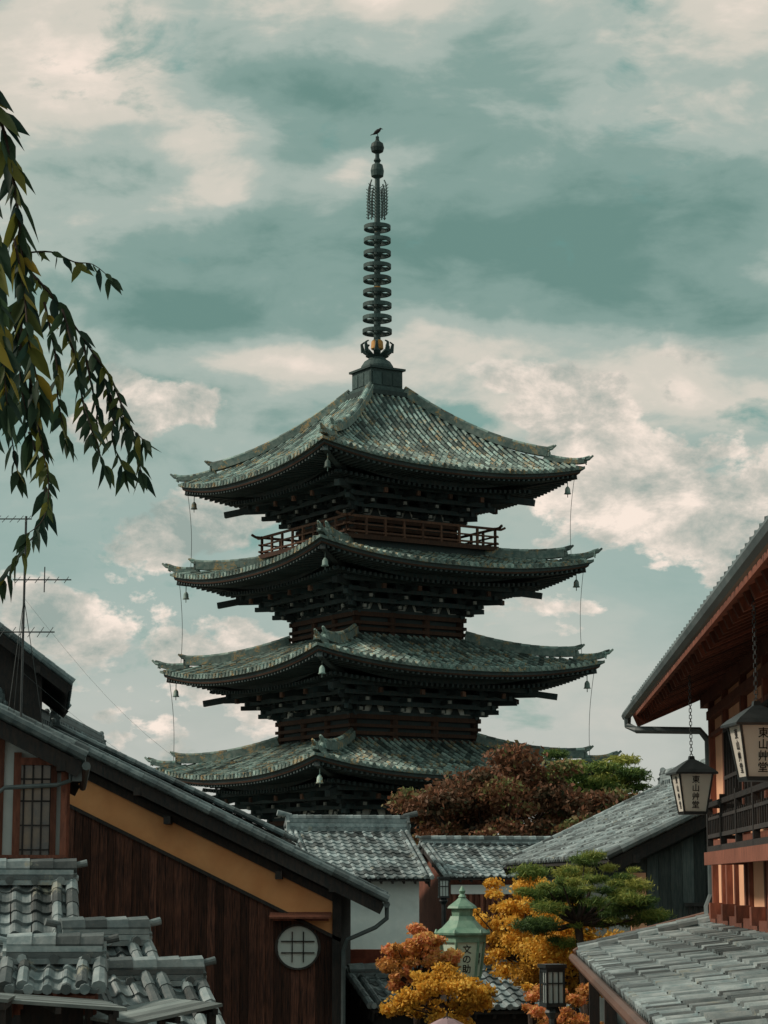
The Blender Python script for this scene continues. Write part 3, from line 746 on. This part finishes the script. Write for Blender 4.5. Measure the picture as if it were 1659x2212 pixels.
def tree(name,X,Y,cz,rad,m,n,size,nc=40,cr=.3,flatc=.7,seed=1,aspect=.6,flat=0):
    rr=random.Random(seed); g=gz(Y)-.3
    e=empty(name,(X,Y,0)); b=MB(); cl=[]
    top=V((rr.uniform(-.2,.2)*rad[0],0,cz-rad[2]*.5)); th=max(.05,rad[0]*.07)
    tp=[V((rr.uniform(-.1,.1),0,g)),V((rr.uniform(-.1,.1)*rad[0],0,g*.6+top.z*.4)),top]
    b.tube(tp,[th*1.5,th*1.1,th*.8],8)
    for i in range(nc):
        while True:
            d=V([rr.uniform(-1,1) for _ in range(3)])
            if .35<d.length<1 and d.z>-.75: break
        d=d.normalized()*(.45+.6*rr.random())
        c=V((d.x*rad[0],d.y*rad[1],cz+d.z*rad[2])); k=cr*rr.uniform(.4,1.35)
        cl.append((c.x,c.y,c.z,k*rad[0],k*rad[1],k*rad[0]*flatc,rr.uniform(.1,.85)+.12*d.z))
        if i%2==0:
            mid=top.lerp(c,.5)+V((0,0,-.08*rad[2])); b.tube([top,mid,c],[th*.45,th*.28,th*.08],5)
    b.obj('trunk_and_limbs',e,'bark'); leaves('foliage',e,m,cl,n,size,aspect,flat); return e
tree('maple_tree',4.6,85,1.6,(4.4,3.2,3.1),'l_dark',46000,.10,110,.19,.5,seed=3)
tree('pine_tree',7.9,88,3.7,(2.3,1.8,1.5),'l_pine',20000,.13,38,.28,.30,seed=5,aspect=.18)
tree('maple_tree',8.5,83,1.1,(2.7,2,2.1),'l_dark',20000,.10,50,.24,.5,seed=8)
tree('yellow_maple_tree',2.28,35.5,-.80,(.98,.8,.95),'l_yel',30000,.030,80,.21,.6,seed=11)
tree('yellow_maple_tree',3.05,34.5,-1.15,(1.2,.8,.62),'l_yel',22000,.030,55,.23,.6,seed=12)
tree('pine_tree',3.05,33.6,-.26,(1.05,.7,.70),'l_pine',36000,.048,60,.23,.36,seed=14,aspect=.12)
tree('yellow_maple_tree',2.35,30,-1.72,(.5,.5,.45),'l_org',9000,.026,30,.28,.6,seed=17)
tree('orange_maple_tree',.48,30.5,-1.10,(.50,.45,.48),'l_org',16000,.028,60,.22,.6,seed=21)
tree('orange_maple_tree',.74,29.5,-1.5,(.68,.45,.38),'l_yel',15000,.026,52,.22,.6,seed=23)
# ---- weeping branch in the foreground, with its tree just outside the view
e=empty('weeping_cherry_tree',(0,0,0)); b=MB(); lv=MB(); rr=random.Random(4)
b.tube([(-2.6,6.2,-2.1),(-2.55,6.2,0),(-2.4,6.15,2.0),(-2.0,6.1,3.2)],[.2,.16,.13,.09],10)
b.tube([(-2.0,6.1,3.2),(-1.75,6.0,3.15),(-1.4,6,2.75),(-1.22,6,2.3)],[.09,.05,.03,.008],8)
def leaf(P,d,L,t):
    P=V(P);d=V(d).normalized(); sd=d.cross(V((rr.uniform(-1,1),rr.uniform(-1,1),rr.uniform(-.3,.3)))).normalized(); nr=sd.cross(d)
    w=L*.19; prof=[(0,.0),(.15,.62),(.38,1),(.62,.78),(.84,.32),(1,0)]
    vs=[];droop=rr.uniform(.05,.35); bx=rr.uniform(-.15,.15)
    for (u,k) in prof:
        c=P+d*u*L+V((bx*u*u*L,0,-droop*u*u*L))
        vs+= [c-sd*w*k+nr*w*k*.35,c,c+sd*w*k+nr*w*k*.35]
    fs=[]
    for i in range(5):
        a=i*3; fs+=[(a,a+1,a+4,a+3),(a+1,a+2,a+5,a+4)]
    lv.add(vs,fs,t)
def stem(pts,y,L=.075,dens=.022,r=.004,ty=.07):
    P=[V((x,y+rr.uniform(-.05,.05),z)) for x,z in pts]
    out=[]
    for i in range(len(P)-1):
        p0=P[max(i-1,0)];p1=P[i];p2=P[i+1];p3=P[min(i+2,len(P)-1)]
        n=max(2,int((p2-p1).length/.015))
        for j in range(n):
            t=j/n; out.append(.5*((2*p1)+(p2-p0)*t+(2*p0-5*p1+4*p2-p3)*t*t+(3*p1-p0-3*p2+p3)*t**3))
    out.append(P[-1])
    k=len(out); b.tube(out,[r*(1-.7*i/k) for i in range(k)],5)
    acc=0;side=1
    for i in range(1,k):
        acc+=(out[i]-out[i-1]).length
        if acc>dens*rr.uniform(.6,1.4):
            acc=0; side=-side; d=(out[i]-out[i-1]).normalized()
            dd=V((side*rr.uniform(.2,1.0),rr.uniform(-.7,.7),-rr.uniform(.3,1.3)))+d*.6
            t=rr.random()**1.3*.85
            if rr.random()<ty: t=rr.uniform(.85,1)
            leaf(out[i],dd,L*rr.uniform(.55,1.25),t)
    for q in range(3): leaf(out[-1],(out[-1]-out[-2]).normalized()+V((rr.uniform(-.5,.5),rr.uniform(-.5,.5),-.2)),L,.4)
stem([(-1.22,2.32),(-1.10,2.17),(-1.04,1.95),(-1.0,1.65),(-1.0,1.38),(-.97,1.22)],6.0,.105,.011,.006,.15)
stem([(-1.22,2.3),(-1.12,1.98),(-1.03,1.7),(-1.04,1.4),(-1.05,1.2)],5.6,.11,.012,.005,.2)
stem([(-1.22,2.3),(-1.09,1.8),(-1.04,1.5),(-1.0,1.25)],5.8,.11,.012,.005,.2)
stem([(-1.02,1.75),(-.99,1.6),(-.965,1.45),(-.94,1.32)],5.9,.09,.013,.004,.2)
stem([(-1.0,1.74),(-.93,1.735),(-.87,1.715),(-.81,1.695),(-.765,1.66)],6.0,.055,.012,.003)
stem([(-1.0,1.70),(-.93,1.62),(-.86,1.53),(-.81,1.45),(-.77,1.35),(-.72,1.27),(-.67,1.215)],6.1,.06,.010)
stem([(-.90,1.58),(-.86,1.45),(-.84,1.33),(-.80,1.22),(-.77,1.13)],6.0,.06,.010)
stem([(-.82,1.47),(-.77,1.4),(-.73,1.30),(-.70,1.2),(-.685,1.14)],6.15,.06,.010)
stem([(-.79,1.40),(-.76,1.3),(-.76,1.22),(-.735,1.15)],6.15,.06,.011)
stem([(-.86,1.53),(-.83,1.40),(-.81,1.30),(-.82,1.24)],6.15,.06,.011)
stem([(-.95,1.6),(-.92,1.45),(-.91,1.33),(-.885,1.22)],6.05,.06,.011)
stem([(-1.03,1.55),(-.97,1.35),(-.94,1.2),(-.92,1.08),(-.93,.98),(-.97,.93)],6.0,.06,.010)
stem([(-1.0,1.25),(-.95,1.1),(-.95,.98),(-1.0,.9),(-1.06,.83)],6.1,.06,.010)
stem([(-1.1,1.5),(-1.07,1.3),(-1.04,1.15)],6.2,.066,.014)
b.obj('trunk_and_twigs',e,'bark'); lv.obj('leaves',e,'l_near',True)

# ================================================================== SURROUNDINGS
me=MB(); ys=[-600,-20,0,10,20,30,40,50,60,70,80,90,102,130,200,400,1500,4000]; xs=[-3000,-500,-60,-20,-8,0,8,20,60,500,3000]
vs=[(x,y,gz(y)) for y in ys for x in xs]; fs=[]
for j in range(len(ys)-1):
    for i in range(len(xs)-1): a=j*len(xs)+i; fs.append((a,a+1,a+len(xs)+1,a+len(xs)))
me.add(vs,fs,.5); me.obj('ground',None,'ground')
me=MB()
yy=[-15,0]+[5*i for i in range(1,21)]
for i in range(len(yy)-1):
    a,b_=yy[i],yy[i+1]
    xa,xb=-.9+.0507*a*.6,-.9+.0507*b_*.6
    me.add([(xa-.3,a,gz(a)+.004),(xa+2.1,a,gz(a)+.004),(xb+2.1,b_,gz(b_)+.004),(xb-.3,b_,gz(b_)+.004)],[(0,1,2,3)],.5)
me.obj('street_paving',None,'pave')
for (x,y,w,l,zt) in [(-14,66,9,10,1.2),(-24,60,10,10,2),(-20,44,9,12,2.2),(15,70,9,10,.6),(24,62,10,12,1.5),(18,50,9,12,1.2),(-17,26,9,9,2.2),(13.5,30,7,10,1.6),(20,34,8,10,1.8)]:
    house('town_house',(x,y),R.choice([0,.1,-.08]),w,l,gz(y)-1,zt,1.9,.6,tile='tile2',wall=R.choice(['white','dwood2','gwood']),pu=.5,pv=.5,rafters=False)
me=MB(); n=80;vs=[];fs=[]
for i in range(n+1):
    a=math.radians(20+140*i/n)
    h=26+14*math.sin(i*.31)+9*math.sin(i*.83+1)
    for (rad,hh) in((1500,-10),(1700,h*.6),(2000,h),(2400,-10)): vs.append((rad*math.cos(a),rad*math.sin(a),hh))
for i in range(n):
    for j in range(3): q=i*4+j; fs.append((q,q+4,q+5,q+1))
me.add(vs,fs,.5); me.obj('hills',None,'hill',True)

# ================================================================== WORLD
w=bpy.data.worlds.new('World'); sc.world=w; w.use_nodes=True; nt=w.node_tree
bg=nt.nodes['Background']
SE,SA=math.radians(38),math.radians(-92)   # sun elevation / azimuth (from +Y toward +X)
sky=nn(nt,'ShaderNodeTexSky',sky_type='NISHITA'); sky.sun_disc=False; sky.sun_elevation=SE; sky.sun_rotation=SA
sky.dust_density=2.0
tc=nn(nt,'ShaderNodeTexCoord').outputs['Generated']
sp=nn(nt,'ShaderNodeSeparateXYZ'); nt.links.new(tc,sp.inputs[0]); X,Y,Z=sp.outputs
# wind-warped direction
wn=nn(nt,'ShaderNodeTexNoise'); wn.inputs['Scale'].default_value=9; wn.inputs['Detail'].default_value=6; nt.links.new(tc,wn.inputs['Vector'])
vm=nn(nt,'ShaderNodeVectorMath',operation='MULTIPLY_ADD'); nt.links.new(wn.outputs['Color'],vm.inputs[0]); vm.inputs[1].default_value=(.10,.05,.055)
nt.links.new(tc,vm.inputs[2]); spw=nn(nt,'ShaderNodeSeparateXYZ'); nt.links.new(vm.outputs[0],spw.inputs[0])
XW=mth(nt,'SUBTRACT',spw.outputs[0],.05); ZW=mth(nt,'SUBTRACT',spw.outputs[2],.0275)
def cloudbank(x0,z0,rx,rz,amp,tilt=0):
    dx=mth(nt,'SUBTRACT',XW,x0); dz=mth(nt,'SUBTRACT',ZW,z0)
    if tilt: dz=mth(nt,'MULTIPLY_ADD',dx,-tilt,dz)
    a=mth(nt,'POWER',mth(nt,'DIVIDE',mth(nt,'ABSOLUTE',dx),rx),2); b=mth(nt,'POWER',mth(nt,'DIVIDE',mth(nt,'ABSOLUTE',dz),rz),2)
    return mth(nt,'MULTIPLY',mth(nt,'EXPONENT',mth(nt,'MULTIPLY',mth(nt,'ADD',a,b),-1)),amp)
def addall(x,l):
    for y in l: x=mth(nt,'ADD',x,y)
    return x
big=noise(nt,tc,5,8,.5,.35,stretch=(1,1,2.6),off=(.35,.1,.62))
fine=noise(nt,tc,17,10,.58,.25,stretch=(1,1,2.2),off=(.3,2.1,.4))
s=mth(nt,'MULTIPLY_ADD',big,.65,.06)
s=mth(nt,'ADD',s,mth(nt,'MULTIPLY_ADD',fine,.48,-.14))
s=addall(s,[cloudbank(.06,.325,.11,.040,-.14,-.1),cloudbank(.07,.268,.16,.030,-.20,-.10),cloudbank(-.10,.258,.08,.018,-.10),cloudbank(.13,.30,.06,.025,-.08),
 cloudbank(-.14,.36,.06,.05,.20),cloudbank(-.04,.392,.10,.016,.14),cloudbank(.155,.365,.05,.04,.20),cloudbank(-.085,.306,.03,.012,.20,.3),cloudbank(-.01,.314,.035,.008,.14,.2),
 cloudbank(-.03,.238,.13,.009,.18),cloudbank(.12,.215,.09,.022,.12),cloudbank(-.03,.205,.06,.016,-.08)])
cloud=ramp(nt,s,[(.25,(.13,.235,.21)),(.38,(.205,.31,.28)),(.49,(.35,.42,.38)),(.60,(.58,.55,.48)),(.74,(.82,.70,.61))],'EASE')
cu=noise(nt,tc,13,12,.58,.15,stretch=(1,1,1.7),off=(1.7,.4,2.3))
cuz=addall(cloudbank(-.095,.207,.045,.022,.22),[cloudbank(.09,.198,.07,.025,.19,-.1),cloudbank(.15,.15,.07,.035,.17),cloudbank(-.13,.12,.05,.02,.16),
   cloudbank(-.13,.085,.07,.025,.17),cloudbank(.06,.09,.10,.012,.05),cloudbank(-.06,.155,.06,.02,.12)])
cuv=mth(nt,'ADD',cu,cuz)
cum=mth(nt,'MULTIPLY',ramp(nt,cuv,[(.605,0),(.645,1)]),ramp(nt,ZW,[(.222,1),(.245,0)]))
cus=noise(nt,tc,22,10,.64,.2,stretch=(1,1,1.5),off=(1.7,.4,2.36))
cush=mth(nt,'ADD',mth(nt,'MULTIPLY',cus,.9),mth(nt,'MULTIPLY_ADD',cuv,-.35,.25))
cushade=ramp(nt,cush,[(.36,(.28,.34,.31)),(.47,(.54,.51,.45)),(.58,(.90,.76,.66))])
low=ramp(nt,Z,[(0,(.54,.52,.48)),(.07,(.48,.49,.45)),(.13,(.31,.41,.38)),(.20,(.24,.355,.33))])
lowm=ramp(nt,Z,[(.15,1),(.215,0)],'EASE')
cloud=mixc(nt,mth(nt,'MULTIPLY',lowm,.75),cloud,low)
cloud=mixc(nt,mth(nt,'MULTIPLY',cum,.9),cloud,cushade)
sc10=mixc(nt,1.0,cloud,(11.2,11.2,11.2),'MULTIPLY')
gapn=noise(nt,tc,14,9,.6,.3,stretch=(1,1,1.8),off=(4.2,1.4,.3))
gapv=addall(gapn,[cloudbank(-.04,.210,.045,.012,.16),cloudbank(.035,.211,.03,.010,.15),cloudbank(.108,.360,.010,.014,.19),cloudbank(.155,.205,.02,.012,.14)])
gap=ramp(nt,gapv,[(.60,0),(.72,.8)])
gap=mth(nt,'MULTIPLY',gap,mth(nt,'SUBTRACT',1,mth(nt,'MULTIPLY',cum,.8)))
blue=mixc(nt,.8,mixc(nt,1.0,sky.outputs[0],(.7,1.0,.8),'MULTIPLY'),(1.4,3.3,2.9))
fin=mixc(nt,gap,sc10,blue)
nt.links.new(fin,bg.inputs[0]); bg.inputs[1].default_value=.1
sl_=bpy.data.lights.new('sun','SUN'); sl_.energy=2.9; sl_.angle=math.radians(10); sl_.color=(1,.87,.72)
so=bpy.data.objects.new('sun',sl_); sc.collection.objects.link(so)
dv=V((math.sin(SA)*math.cos(SE),math.cos(SA)*math.cos(SE),math.sin(SE)))
so.rotation_euler=dv.to_track_quat('Z','Y').to_euler(); so.location=(0,0,60)
cd=bpy.data.cameras.new('camera'); co=bpy.data.objects.new('camera',cd); sc.collection.objects.link(co)
cd.sensor_fit='VERTICAL'; cd.sensor_height=36; cd.lens=78.1; cd.clip_end=6000; cd.clip_start=.1
co.location=(0,0,0); co.rotation_euler=(math.radians(90+9.45),0,0); sc.camera=co
